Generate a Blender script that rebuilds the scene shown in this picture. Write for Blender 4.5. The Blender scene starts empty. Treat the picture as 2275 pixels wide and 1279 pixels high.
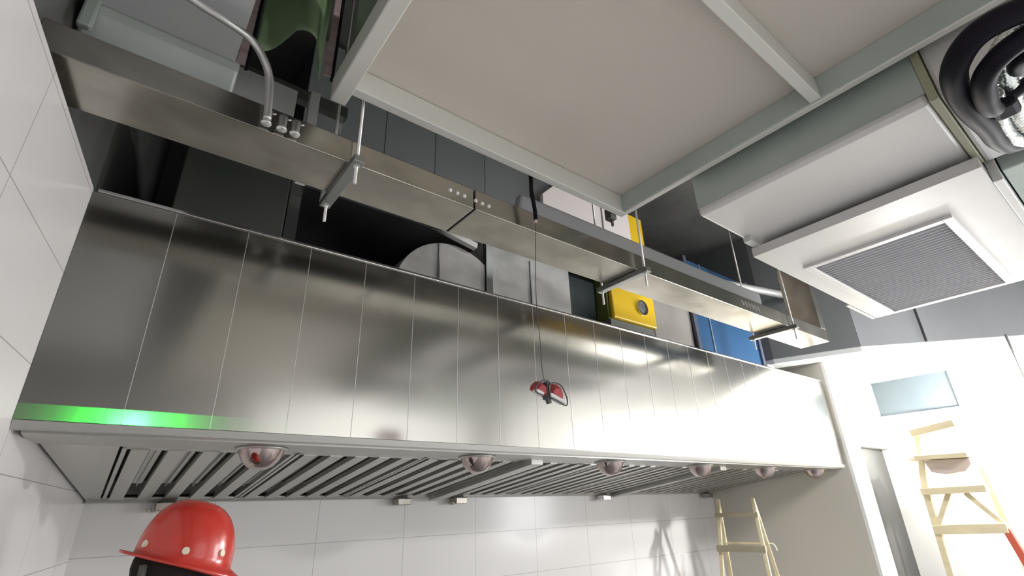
import bpy, bmesh, math, random
from mathutils import Vector, Matrix
random.seed(7)
C = bpy.context.scene.collection
S = bpy.context.scene

# ------------------------------------------------------------------ camera
F_PX, W_PX = 1127.07, 2275.0
cam_data = bpy.data.cameras.new('camera')
cam_data.sensor_fit = 'HORIZONTAL'
cam_data.sensor_width = 36.0
cam_data.lens = 36.0 * F_PX / W_PX
cam_data.clip_start = 0.01
cam = bpy.data.objects.new('camera', cam_data)
C.objects.link(cam)
RT = Vector((0.79016411, -0.61209381, -0.0313345))
DN = Vector((0.22188437, 0.3333437, -0.9163238))
FW = Vector((0.57132128, 0.71709354, 0.39921027))
M = Matrix((( RT.x, -DN.x, -FW.x, 0.0),
            ( RT.y, -DN.y, -FW.y, 0.0),
            ( RT.z, -DN.z, -FW.z, 1.75),
            (0, 0, 0, 1)))
cam.matrix_world = M
S.camera = cam

# ------------------------------------------------------------------ world, lights, exposure
world = bpy.data.worlds.new('world')
S.world = world
world.use_nodes = True
world.node_tree.nodes['Background'].inputs[0].default_value = (0.9, 0.95, 1.0, 1)
world.node_tree.nodes['Background'].inputs[1].default_value = 0.15
S.view_settings.view_transform = 'Standard'
S.view_settings.look = 'None'
S.view_settings.gamma = 1.0
S.view_settings.exposure = 0.57

def area_light(name, loc, target, power, sx, sy, color=(1, 1, 1), spread=180):
    d = bpy.data.lights.new(name, 'AREA')
    d.shape = 'RECTANGLE'; d.size = sx; d.size_y = sy
    d.energy = power; d.color = color; d.spread = math.radians(spread)
    o = bpy.data.objects.new(name, d); C.objects.link(o)
    o.location = loc
    o.rotation_euler = (Vector(target) - Vector(loc)).to_track_quat('-Z', 'Y').to_euler()
    return o

# unseen fill lights added behind the photographer, at the right-hand wall and overhead
area_light('rear_fill_light', (3.2, -4.1, 1.65), (3.0, 0, 1.5), 17, 3.2, 3.0, (0.99, 0.985, 1.0))
area_light('side_fill_light', (5.54, -0.75, 1.95), (0.0, -0.4, 1.9), 58, 1.7, 1.4, (0.99, 0.985, 1.0))
area_light('overhead_fill_light', (3.3, -2.3, 3.88), (3.1, -2.3, 0), 232, 1.6, 0.4, (0.99, 0.985, 1.0))

# green laser level behind the photographer: a thin fan of light along the hood's lower edge
gd = bpy.data.lights.new('laser_level_beam', 'SPOT')
gd.energy = 30; gd.color = (0.02, 1.0, 0.05); gd.spot_size = math.radians(40); gd.spot_blend = 0.2; gd.shadow_soft_size = 0.001
gd.use_nodes = True
_nt = gd.node_tree
_em = _nt.nodes['Emission']
_tc = _nt.nodes.new('ShaderNodeTexCoord'); _sp = _nt.nodes.new('ShaderNodeSeparateXYZ')
_dv = _nt.nodes.new('ShaderNodeMath'); _dv.operation = 'DIVIDE'
_ab = _nt.nodes.new('ShaderNodeMath'); _ab.operation = 'ABSOLUTE'
_lt = _nt.nodes.new('ShaderNodeMath'); _lt.operation = 'LESS_THAN'; _lt.inputs[1].default_value = 0.0066
_nt.links.new(_tc.outputs['Normal'], _sp.inputs[0]); _nt.links.new(_sp.outputs[1], _dv.inputs[0]); _nt.links.new(_sp.outputs[2], _dv.inputs[1])
_nt.links.new(_dv.outputs[0], _ab.inputs[0]); _nt.links.new(_ab.outputs[0], _lt.inputs[0]); _d2 = _nt.nodes.new('ShaderNodeMath'); _d2.operation = 'DIVIDE'; _a2 = _nt.nodes.new('ShaderNodeMath'); _a2.operation = 'ABSOLUTE'
_mr = _nt.nodes.new('ShaderNodeMapRange'); _mr.inputs[1].default_value = 0.095; _mr.inputs[2].default_value = 0.175; _mr.inputs[3].default_value = 1.0; _mr.inputs[4].default_value = 0.0
_mu = _nt.nodes.new('ShaderNodeMath'); _mu.operation = 'MULTIPLY'
_nt.links.new(_sp.outputs[0], _d2.inputs[0]); _nt.links.new(_sp.outputs[2], _d2.inputs[1]); _nt.links.new(_d2.outputs[0], _a2.inputs[0]); _nt.links.new(_a2.outputs[0], _mr.inputs[0])
_nt.links.new(_lt.outputs[0], _mu.inputs[0]); _nt.links.new(_mr.outputs[0], _mu.inputs[1]); _nt.links.new(_mu.outputs[0], _em.inputs['Strength'])
go = bpy.data.objects.new('laser_level_beam', gd); C.objects.link(go)
go.location = (0.14, -1.2, 2.38)
go.rotation_euler = (Vector((0.14, 1.7, 2.004)) - go.location).to_track_quat('-Z', 'Y').to_euler()

# ------------------------------------------------------------------ materials
def mat(name, col, rough=0.5, metal=0.0, spec=0.5, noise=None, bump=None, aniso=0.0, coat=0.0):
    """noise=(scale xyz, amount): slight tonal variation; bump=(scale xyz, strength)"""
    m = bpy.data.materials.new(name); m.use_nodes = True
    nt = m.node_tree; b = nt.nodes['Principled BSDF']
    b.inputs['Base Color'].default_value = (*col, 1)
    b.inputs['Roughness'].default_value = rough
    b.inputs['Metallic'].default_value = metal
    b.inputs['Specular IOR Level'].default_value = spec
    b.inputs['Anisotropic'].default_value = aniso
    b.inputs['Coat Weight'].default_value = coat
    if noise or bump:
        tc = nt.nodes.new('ShaderNodeTexCoord')
    if noise:
        mp = nt.nodes.new('ShaderNodeMapping'); mp.inputs['Scale'].default_value = noise[0]
        n = nt.nodes.new('ShaderNodeTexNoise'); n.inputs['Scale'].default_value = 1.0; n.inputs['Detail'].default_value = 5
        nt.links.new(tc.outputs['Object'], mp.inputs[0]); nt.links.new(mp.outputs[0], n.inputs['Vector'])
        r = nt.nodes.new('ShaderNodeValToRGB')
        a = noise[1]
        r.color_ramp.elements[0].position = 0.3; r.color_ramp.elements[1].position = 0.7
        r.color_ramp.elements[0].color = tuple(c * (1 - a) for c in col) + (1,)
        r.color_ramp.elements[1].color = tuple(min(1, c * (1 + a)) for c in col) + (1,)
        nt.links.new(n.outputs['Fac'], r.inputs[0]); nt.links.new(r.outputs[0], b.inputs['Base Color'])
    if bump:
        mp = nt.nodes.new('ShaderNodeMapping'); mp.inputs['Scale'].default_value = bump[0]
        n = nt.nodes.new('ShaderNodeTexNoise'); n.inputs['Scale'].default_value = 1.0; n.inputs['Detail'].default_value = 3
        nt.links.new(tc.outputs['Object'], mp.inputs[0]); nt.links.new(mp.outputs[0], n.inputs['Vector'])
        bp = nt.nodes.new('ShaderNodeBump'); bp.inputs['Strength'].default_value = bump[1]; bp.inputs['Distance'].default_value = 0.01
        nt.links.new(n.outputs['Fac'], bp.inputs['Height']); nt.links.new(bp.outputs[0], b.inputs['Normal'])
    return m

def tile_mat(name, col, grout, tw, th, ou, oz, axis, rough=0.18):
    """stack-bonded tiles; axis 0: u = X, 1: u = Y (object coordinates = world)"""
    m = bpy.data.materials.new(name); m.use_nodes = True
    nt = m.node_tree; b = nt.nodes['Principled BSDF']
    tc = nt.nodes.new('ShaderNodeTexCoord'); sep = nt.nodes.new('ShaderNodeSeparateXYZ')
    nt.links.new(tc.outputs['Object'], sep.inputs[0])
    def line(sock, size, off, wid):
        s = nt.nodes.new('ShaderNodeMath'); s.operation = 'SUBTRACT'; s.inputs[1].default_value = off - size * 40 - size / 2
        nt.links.new(sock, s.inputs[0])
        d = nt.nodes.new('ShaderNodeMath'); d.operation = 'DIVIDE'; d.inputs[1].default_value = size
        nt.links.new(s.outputs[0], d.inputs[0])
        f = nt.nodes.new('ShaderNodeMath'); f.operation = 'FRACT'; nt.links.new(d.outputs[0], f.inputs[0])
        h = nt.nodes.new('ShaderNodeMath'); h.operation = 'SUBTRACT'; h.inputs[1].default_value = 0.5
        nt.links.new(f.outputs[0], h.inputs[0])
        a = nt.nodes.new('ShaderNodeMath'); a.operation = 'ABSOLUTE'; nt.links.new(h.outputs[0], a.inputs[0])
        g = nt.nodes.new('ShaderNodeMath'); g.operation = 'LESS_THAN'; g.inputs[1].default_value = wid / size / 2
        nt.links.new(a.outputs[0], g.inputs[0])
        return g.outputs[0]
    l1 = line(sep.outputs[axis], tw, ou, 0.0028); l2 = line(sep.outputs[2], th, oz, 0.0028)
    mx = nt.nodes.new('ShaderNodeMath'); mx.operation = 'MAXIMUM'
    nt.links.new(l1, mx.inputs[0]); nt.links.new(l2, mx.inputs[1])
    mix = nt.nodes.new('ShaderNodeMix'); mix.data_type = 'RGBA'
    mix.inputs[6].default_value = (*col, 1); mix.inputs[7].default_value = (*grout, 1)
    nt.links.new(mx.outputs[0], mix.inputs[0]); nt.links.new(mix.outputs[2], b.inputs['Base Color'])
    b.inputs['Roughness'].default_value = rough
    bp = nt.nodes.new('ShaderNodeBump'); bp.inputs['Strength'].default_value = 0.3; bp.inputs['Distance'].default_value = 0.002; bp.invert = True
    nt.links.new(mx.outputs[0], bp.inputs['Height']); nt.links.new(bp.outputs[0], b.inputs['Normal'])
    return m

def emit_mat(name, col, strength):
    m = bpy.data.materials.new(name); m.use_nodes = True
    nt = m.node_tree; b = nt.nodes['Principled BSDF']
    b.inputs['Base Color'].default_value = (*col, 1)
    b.inputs['Emission Color'].default_value = (*col, 1)
    b.inputs['Emission Strength'].default_value = strength
    return m

STEEL = mat('brushed_stainless', (0.50, 0.49, 0.455), 0.165, 1.0, noise=((2.5, 2.5, 0.6), 0.05), bump=((9, 3, 0.8), 0.035))
STEEL_IN = mat('stainless_underside', (0.50, 0.495, 0.465), 0.33, 0.85)
STEEL_DK = mat('dull_stainless', (0.30, 0.31, 0.30), 0.34, 0.85, noise=((1.5, 1.5, 1.0), 0.15))
GALV = mat('galvanised_sheet', (0.41, 0.39, 0.345), 0.25, 1.0, noise=((5, 9, 9), 0.22))
GALV_LT = mat('pale_galvanised', (0.66, 0.67, 0.65), 0.38, 0.35, noise=((3, 3, 3), 0.05))
FOIL = mat('pale_foil_wrap', (0.72, 0.71, 0.70), 0.40, 0.25, noise=((2, 2, 2), 0.04), bump=((7, 7, 7), 0.12))
FOIL_GR = mat('greenish_foil_wrap', (0.46, 0.52, 0.49), 0.42, 0.3, noise=((3, 3, 3), 0.08), bump=((6, 6, 6), 0.12))
SILVER = mat('crinkled_silver_foil', (0.75, 0.78, 0.76), 0.22, 0.9, bump=((45, 45, 45), 0.7))
BEIGE = mat('beige_board', (0.62, 0.575, 0.515), 0.40, 0.0, noise=((1.2, 1.2, 1.2), 0.04), bump=((2.2, 2.2, 2.2), 0.04))
FLANGE = mat('pale_flange_bar', (0.72, 0.72, 0.67), 0.45, 0.2)
ZINC = mat('zinc_rod', (0.72, 0.72, 0.70), 0.35, 0.8)
CHROME = mat('chrome', (0.80, 0.78, 0.76), 0.12, 1.0)
LAMPGLASS = mat('smoked_lamp_chrome', (0.46, 0.38, 0.36), 0.07, 1.0)
BLACK = mat('black_rubber', (0.010, 0.009, 0.014), 0.55, spec=0.10)
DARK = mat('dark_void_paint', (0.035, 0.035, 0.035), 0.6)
TEAL_DK = mat('dark_teal_sheet', (0.018, 0.03, 0.034), 0.4)
YELLOW = mat('yellow_enamel', (0.86, 0.56, 0.010), 0.42)
BLUE = mat('blue_enamel', (0.02, 0.075, 0.17), 0.30, noise=((2, 2, 2), 0.12))
WHITEBOARD = mat('pinkish_white_board', (0.90, 0.82, 0.80), 0.5)
GREYBOARD = mat('grey_board', (0.50, 0.50, 0.51), 0.5)
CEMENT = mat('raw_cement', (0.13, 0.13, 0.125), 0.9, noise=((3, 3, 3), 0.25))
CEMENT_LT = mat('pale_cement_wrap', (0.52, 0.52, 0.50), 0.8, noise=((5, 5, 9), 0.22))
PLASTER = mat('cream_plaster', (0.60, 0.57, 0.51), 0.7, noise=((1.5, 1.5, 1.5), 0.02))
WHITE = mat('white_paint', (0.82, 0.82, 0.80), 0.6)
FLOORM = tile_mat('floor_tile', (0.78, 0.75, 0.72), (0.3, 0.3, 0.3), 0.6, 0.6, 0, 0, 0, 0.4)
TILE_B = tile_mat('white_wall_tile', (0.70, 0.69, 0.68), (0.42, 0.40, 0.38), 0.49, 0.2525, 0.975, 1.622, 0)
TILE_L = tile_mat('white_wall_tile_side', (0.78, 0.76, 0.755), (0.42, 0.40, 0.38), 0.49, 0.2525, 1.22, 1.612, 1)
WOOD = mat('pale_bamboo_wood', (0.74, 0.64, 0.42), 0.55, noise=((4, 4, 14), 0.12))
WOOD_DK = mat('weathered_wood', (0.36, 0.32, 0.22), 0.6, noise=((4, 4, 14), 0.15))
REDPAINT = mat('red_paint', (0.62, 0.12, 0.07), 0.5)
HELMET = mat('red_helmet_plastic', (0.60, 0.045, 0.032), 0.22, coat=0.3)
VENT = mat('cream_plastic', (0.85, 0.80, 0.62), 0.5)
SKIN = mat('skin', (0.45, 0.27, 0.18), 0.55)
HAIR = mat('black_hair', (0.02, 0.017, 0.015), 0.8, spec=0.15)
CLOTH = mat('dark_work_jacket', (0.035, 0.05, 0.05), 0.85)
TROUSER = mat('navy_trousers', (0.03, 0.035, 0.06), 0.85)
STRAP = mat('grey_strap', (0.12, 0.12, 0.11), 0.95, spec=0.1)
GREEN_SHEET = mat('green_sheeting', (0.22, 0.32, 0.17), 0.5, noise=((6, 6, 6), 0.2))
PINKISH = mat('pinkish_strip', (0.50, 0.38, 0.38), 0.5, noise=((3, 3, 30), 0.4))
REDLAMP = mat('red_lamp_shell', (0.42, 0.05, 0.055), 0.35)
DOORM = mat('dark_door', (0.055, 0.055, 0.05), 0.5)
GLASS = mat('blue_grey_glass', (0.10, 0.122, 0.135), 0.25, 0.0, 0.25, bump=((14, 14, 5), 0.12))
WIRE = mat('pale_wire', (0.75, 0.74, 0.72), 0.4)
DARKWIRE = mat('dark_wire', (0.08, 0.08, 0.08), 0.4)
LED = emit_mat('lit_led_lens', (1.0, 0.98, 0.95), 60.0)
LASER = emit_mat('lit_green_lens', (0.05, 1.0, 0.15), 30.0)

# ------------------------------------------------------------------ mesh helpers
def BM(): return bmesh.new()
def bx(bm, x0, x1, y0, y1, z0, z1):
    v = [bm.verts.new((x, y, z)) for x in (x0, x1) for y in (y0, y1) for z in (z0, z1)]
    for f in ((0, 1, 3, 2), (4, 6, 7, 5), (0, 4, 5, 1), (2, 3, 7, 6), (0, 2, 6, 4), (1, 5, 7, 3)):
        bm.faces.new([v[i] for i in f])
    return bm
def bar(bm, p, q, w, h, up=(0, 0, 1)):
    """rectangular bar from p to q, w across, h along 'up'"""
    p, q = Vector(p), Vector(q); d = (q - p).normalized(); u = Vector(up)
    s = d.cross(u)
    if s.length < 1e-4: s = d.cross(Vector((1, 0, 0)))
    s.normalize(); u = s.cross(d).normalized()
    v = [bm.verts.new(e + s * a * w / 2 + u * b * h / 2) for e in (p, q) for a in (-1, 1) for b in (-1, 1)]
    for f in ((0, 1, 3, 2), (4, 6, 7, 5), (0, 4, 5, 1), (2, 3, 7, 6), (0, 2, 6, 4), (1, 5, 7, 3)):
        bm.faces.new([v[i] for i in f])
    return bm
def catmull(pts, n=8):
    pts = [Vector(p) for p in pts]; out = []
    P = [pts[0] * 2 - pts[1]] + pts + [pts[-1] * 2 - pts[-2]]
    for i in range(1, len(P) - 2):
        a, b, c, d = P[i - 1:i + 3]
        for k in range(n):
            t = k / n
            out.append(0.5 * ((2 * b) + (c - a) * t + (2 * a - 5 * b + 4 * c - d) * t * t + (3 * b - a - 3 * c + d) * t ** 3))
    out.append(pts[-1]); return out
def tube(bm, pts, r, seg=12, smooth=True, radii=None):
    pts = [Vector(p) for p in pts]; rings = []
    t0 = (pts[1] - pts[0]).normalized()
    n = t0.cross(Vector((0, 0, 1)))
    if n.length < 1e-3: n = t0.cross(Vector((1, 0, 0)))
    n.normalize()
    for i, p in enumerate(pts):
        t = (pts[min(i + 1, len(pts) - 1)] - pts[max(i - 1, 0)]).normalized()
        n = (n - t * n.dot(t)).normalized(); b = t.cross(n)
        rr = radii[i] if radii else r
        rings.append([bm.verts.new(p + (n * math.cos(2 * math.pi * k / seg) + b * math.sin(2 * math.pi * k / seg)) * rr) for k in range(seg)])
    for a, c in zip(rings, rings[1:]):
        for k in range(seg):
            f = bm.faces.new((a[k], a[(k + 1) % seg], c[(k + 1) % seg], c[k])); f.smooth = smooth
    bm.faces.new(rings[0][::-1]); bm.faces.new(rings[-1])
    return bm
def lathe(bm, prof, cx, cy, seg=32, z0=0.0, smooth=True):
    """prof = [(r, z)] round the vertical axis through (cx, cy)"""
    rings = []
    for r, z in prof:
        rings.append([bm.verts.new((cx + r * math.cos(2 * math.pi * k / seg), cy + r * math.sin(2 * math.pi * k / seg), z0 + z)) for k in range(seg)]
                     if r > 1e-5 else [bm.verts.new((cx, cy, z0 + z))])
    for a, c in zip(rings, rings[1:]):
        for k in range(seg):
            q = [a[k % len(a)], a[(k + 1) % len(a)], c[(k + 1) % len(c)], c[k % len(c)]]
            u = []
            for v in q:
                if v not in u: u.append(v)
            if len(u) > 2:
                f = bm.faces.new(u); f.smooth = smooth
    return bm
def prism(bm, poly, z0, z1):
    lo = [bm.verts.new((x, y, z0)) for x, y in poly]; hi = [bm.verts.new((x, y, z1)) for x, y in poly]
    bm.faces.new(lo[::-1]); bm.faces.new(hi)
    n = len(poly)
    for i in range(n): bm.faces.new((lo[i], lo[(i + 1) % n], hi[(i + 1) % n], hi[i]))
    return bm
def extrude_yz(bm, prof, x0, x1):
    a = [bm.verts.new((x0, y, z)) for y, z in prof]; b = [bm.verts.new((x1, y, z)) for y, z in prof]
    n = len(prof)
    bm.faces.new(a); bm.faces.new(b[::-1])
    for i in range(n): bm.faces.new((a[i], b[i], b[(i + 1) % n], a[(i + 1) % n]))
    return bm
def obj(name, bm, m, parent=None, bevel=0.0, base=None):
    bmesh.ops.recalc_face_normals(bm, faces=bm.faces)
    org = None
    if parent is not None:
        p = parent; org = Vector((0, 0, 0))
        while p is not None: org += p.location; p = p.parent
    elif base is not None: org = Vector(base)
    if org is not None: bmesh.ops.translate(bm, verts=bm.verts, vec=-org)
    me = bpy.data.meshes.new(name); bm.to_mesh(me); bm.free()
    me.materials.append(m)
    o = bpy.data.objects.new(name, me); C.objects.link(o)
    if parent is not None: o.parent = parent
    elif base is not None: o.location = base
    if bevel:
        b = o.modifiers.new('bevel', 'BEVEL'); b.width = bevel; b.segments = 2; b.limit_method = 'ANGLE'
    return o
def thing(name, label, cat, loc, group=None):
    o = bpy.data.objects.new(name, None); C.objects.link(o); o.location = loc
    o.empty_display_size = 0.05
    return tag(o, label, cat, group)
def tag(o, label, cat, group=None):
    o['label'] = label; o['category'] = cat
    if group: o['group'] = group
    return o
def struct(name, bm, m, bevel=0.0):
    o = obj(name, bm, m, bevel=bevel); o['kind'] = 'structure'; return o

# ------------------------------------------------------------------ the setting
# frame: X along the hood, Y towards the back wall, Z up; camera at (0, 0, 1.75)
def lx(y): return -0.437 + 0.15 * y          # the left wall runs slightly askew
struct('floor', bx(BM(), -1.6, 6.2, -4.3, 4.2, -0.1, 0), FLOORM)
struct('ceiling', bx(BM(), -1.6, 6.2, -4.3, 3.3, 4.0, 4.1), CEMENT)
struct('wall_back', bx(BM(), -0.3, 4.72, 2.9, 3.0, 0, 2.64), TILE_B)
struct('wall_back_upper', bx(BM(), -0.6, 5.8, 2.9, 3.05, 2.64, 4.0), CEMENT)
bm = BM(); prism(bm, [(lx(-4.2), -4.2), (lx(2.9), 2.9), (lx(2.9) - 0.12, 2.9), (lx(-4.2) - 0.12, -4.2)], 0, 2.64)
struct('wall_left', bm, TILE_L)
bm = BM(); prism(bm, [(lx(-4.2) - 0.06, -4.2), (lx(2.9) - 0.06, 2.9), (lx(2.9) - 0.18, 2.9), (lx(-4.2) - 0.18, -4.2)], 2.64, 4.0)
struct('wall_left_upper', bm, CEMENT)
struct('wall_right', bx(BM(), 4.62, 4.74, 1.681, 3.0, 0, 2.80), PLASTER)
bm = BM()                                                        # return wall with the narrow doorway
bx(bm, 4.622, 4.90, 1.66, 1.681, 0, 2.80); bx(bm, 4.90, 5.56, 1.66, 1.72, 2.136, 2.80)
struct('wall_return', bm, WHITE)
bm = BM(); bx(bm, 5.56, 5.68, -4.2, 1.05, 0, 4.0); bx(bm, 5.56, 5.68, 1.05, 1.75, 0, 2.40); bx(bm, 5.56, 5.68, 1.66, 1.75, 2.40, 4.0); bx(bm, 5.56, 5.68, 1.05, 1.66, 2.74, 4.0)
struct('wall_right_front', bm, WHITE)
bm = BM(); bx(bm, -1.4, 5.7, -4.3, -4.2, 0, 4.0)
struct('wall_front', bm, mat('grey_render_wall', (0.28, 0.275, 0.265), 0.8))
bm = BM()                                                       # added frames round the two fill lights; the walls have no opening
bx(bm, 5.52, 5.56, -1.70, 0.20, 2.66, 2.74); bx(bm, 5.52, 5.56, -1.70, 0.20, 1.16, 1.24); bx(bm, 5.52, 5.56, -1.70, -1.62, 1.24, 2.66); bx(bm, 5.52, 5.56, 0.12, 0.20, 1.24, 2.66)
struct('fill_light_frame_side', bm, WHITE)
bm = BM()
bx(bm, 1.52, 4.88, -4.20, -4.13, 3.16, 3.24); bx(bm, 1.52, 4.88, -4.20, -4.13, 0.06, 0.14); bx(bm, 1.52, 1.59, -4.20, -4.13, 0.14, 3.16); bx(bm, 4.81, 4.88, -4.20, -4.13, 0.14, 3.16)
struct('fill_light_frame_rear', bm, WHITE)
# the lowered soffit over the doorway and its galvanised fascia
poly = [(4.32, 1.92), (4.56, 1.34), (5.34, 0.51), (5.56, 0.26), (5.56, 1.66), (4.80, 1.66), (4.80, 2.9), (4.32, 2.9)]
struct('ceiling_soffit', prism(BM(), poly, 2.80, 2.84), WHITE)
bm = BM()
for (a, b) in (((4.32, 2.9), (4.32, 1.92)), ((4.32, 1.92), (4.56, 1.34)), ((4.56, 1.34), (5.34, 0.51)), ((5.34, 0.51), (5.56, 0.26))):
    bar(bm, (a[0], a[1], 3.42), (b[0], b[1], 3.42), 0.012, 1.16)
for t in (0.42,):
    p = (4.56 + 0.78 * t - 0.008, 1.34 - 0.83 * t - 0.008)
    bar(bm, (p[0], p[1], 2.84), (p[0], p[1], 3.9), 0.03, 0.02, (1, -1, 0))
struct('trim_1', bm, mat('fascia_grey', (0.22, 0.225, 0.23), 0.5, 0.2, noise=((2, 2, 1), 0.1)))
d = struct('door_1', bx(BM(), 4.90, 5.56, 1.722, 1.76, 0, 2.136), DOORM)
w = struct('window_1', bx(BM(), 5.60, 5.61, 1.05, 1.66, 2.40, 2.74), GLASS)
bm = BM()
bx(bm, 5.552, 5.60, 1.04, 1.07, 2.39, 2.75); bx(bm, 5.552, 5.60, 1.07, 1.65, 2.39, 2.415); bx(bm, 5.552, 5.60, 1.07, 1.65, 2.725, 2.75)
obj('window_frame', bm, WHITE, w)

# ------------------------------------------------------------------ the extractor hood
HL, HR, YF, YB = -0.181, 4.60, 1.70, 2.895
hood = thing('extractor_hood', 'long stainless steel extractor hood across the white tiled back wall', 'range hood', (2.2, 2.3, 1.83))
bm = BM()
edges = [HL] + [0.028 + 0.2065 * k for k in range(23) if 0.028 + 0.2065 * k < HR - 0.05] + [HR]
for a, b in zip(edges, edges[1:]):
    bx(bm, a + 0.0001, b - 0.0001, YF, YF + 0.012, 1.985, 2.63)
fp = obj('front_panel', bm, STEEL, hood)
BEAD = mat('seam_highlight_metal', (0.70, 0.70, 0.68), 0.4, 0.6)  # paler metal puts each seam's bright highlight into the bead colour
for xe_ in edges[1:-1]:
    obj('seam_bead', bx(BM(), xe_ - 0.0008, xe_ + 0.0008, YF - 0.0012, YF - 0.0001, 1.987, 2.628), BEAD, hood)
obj('backing_sheet', bx(BM(), HL, HR, YF + 0.013, YF + 0.02, 1.985, 2.63), STEEL_IN, hood)
bm = BM(); bx(bm, HL + 0.01, HR, YF - 0.006, YF + 0.03, 2.631, 2.642)
obj('top_rim', bm, CHROME, hood, bevel=0.002)
bm = BM(); extrude_yz(bm, [(YF - 0.002, 1.984), (YF + 0.03, 1.984), (YF + 0.03, 1.962), (YF + 0.006, 1.962)], HL, HR)
obj('front_lip', bm, STEEL_IN, hood, bevel=0.002)
# underside: ledge with the lamps, then filters sloping down to the rear gutter
Y1, Z1, Y2, Z2 = 1.95, 1.957, 2.845, 1.838
obj('lamp_ledge', bx(BM(), HL + 0.02, HR, YF + 0.03, Y1, Z1, Z1 + 0.012), STEEL_IN, hood)
def slope(y): return Z1 + (Z2 - Z1) * (y - Y1) / (Y2 - Y1)
def slope_slab(bm, x0, x1, y0, y1, dz0, dz1):
    extrude_yz(bm, [(y0, slope(y0) + dz0), (y1, slope(y1) + dz0), (y1, slope(y1) + dz1), (y0, slope(y0) + dz1)], x0, x1); return bm
bm = BM()
x0a, x0b = lx(Y1) + 0.01, lx(Y2) + 0.01
vs = [bm.verts.new(p) for p in ((x0a, Y1, slope(Y1)), (0.045, Y1, slope(Y1)), (0.045, Y2, slope(Y2)), (x0b, Y2, slope(Y2)))]
vt = [bm.verts.new(v.co + Vector((0, 0, 0.012))) for v in vs]
bm.faces.new(vs); bm.faces.new(vt)
for i in range(4): bm.faces.new((vs[i], vs[(i + 1) % 4], vt[(i + 1) % 4], vt[i]))
obj('end_panel', bm, STEEL_IN, hood)
obj('rear_gutter', extrude_yz(BM(), [(Y2, Z2), (Y2 + 0.008, 1.826), (YB, 1.826), (YB, 1.86), (Y2, Z2 + 0.012)], 0.0, HR), STEEL_IN, hood, bevel=0.003)
obj('rear_panel', bx(BM(), 0.0, HR, YB - 0.012, YB, 1.86, 2.63), STEEL_DK, hood)
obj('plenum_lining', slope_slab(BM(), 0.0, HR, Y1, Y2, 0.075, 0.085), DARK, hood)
for xd in (1.62, 3.19):
    bm = BM(); slope_slab(bm, xd - 0.035, xd + 0.035, Y1 - 0.06, Y2, -0.03, 0.02); obj('divider', bm, STEEL_IN, hood, bevel=0.002)
# baffle filters: a frame and upright channels with dark slots between
def baffle_filter(x0, x1):
    bm = BM()
    slope_slab(bm, x0, x1, Y1, Y1 + 0.03, 0.0, 0.003); slope_slab(bm, x0, x1, Y2 - 0.02, Y2, 0.0, 0.003)
    slope_slab(bm, x0, x0 + 0.012, Y1, Y2, 0.0, 0.02); slope_slab(bm, x1 - 0.012, x1, Y1, Y2, 0.0, 0.02)
    f = obj('baffle_filter', bm, STEEL_IN, hood)
    n = max(3, round((x1 - x0) / 0.1)); p = (x1 - x0 - 0.024) / n
    bm = BM()
    for i in range(n):
        a = x0 + 0.012 + p * i
        slope_slab(bm, a + p * 0.10, a + p * 0.59, Y1 + 0.02, Y2 - 0.015, -0.004, 0.0)
        slope_slab(bm, a + p * 0.10, a + p * 0.13, Y1 + 0.02, Y2 - 0.015, 0.0, 0.016)
        slope_slab(bm, a + p * 0.56, a + p * 0.59, Y1 + 0.02, Y2 - 0.015, 0.0, 0.016)
        slope_slab(bm, a + p * 0.67, a + p * 1.0, Y1 + 0.02, Y2 - 0.24, 0.020, 0.023)
        slope_slab(bm, a + p * 0.82, a + p * 0.85, Y1 + 0.02, Y2 - 0.24, 0.010, 0.020)
    obj('baffle', bm, STEEL_IN, f)
for xs, xe in ((0.05, 1.583), (1.657, 3.153), (3.227, 4.58)):
    k = 3
    for i in range(k):
        baffle_filter(xs + (xe - xs) / k * i + 0.003, xs + (xe - xs) / k * (i + 1) - 0.003)
for i, xl in enumerate((0.415, 1.256, 2.073, 2.869, 3.631, 4.40)):
    bm = BM()
    lathe(bm, [(0.0, -0.068), (0.018, -0.066), (0.039, -0.056), (0.056, -0.038), (0.066, -0.017), (0.070, 0.0)], xl, 1.85, 32, 1.956)
    l = obj('hood_lamp', bm, LAMPGLASS, hood)
    lathe_b = BM(); lathe(lathe_b, [(0.068, 0.0), (0.079, 0.0), (0.079, -0.008), (0.068, -0.008), (0.068, 0.0)], xl, 1.85, 32, 1.957)
    obj('lamp_ring', lathe_b, STEEL_IN, l)
for xl in (0.285, 1.42, 1.80, 3.09, 4.46):
    bm = BM()
    bx(bm, xl - 0.04, xl + 0.04, 2.815, 2.885, 1.79, 1.8255)
    if xl != 1.42: lathe(bm, [(0.0, -0.016), (0.02, -0.012), (0.026, 0.0), (0.0, 0.0)], xl - 0.05, 2.85, 16, 1.80)
    obj('oil_cup', bm, GALV if xl != 3.09 else CHROME, hood, bevel=0.004)

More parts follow.
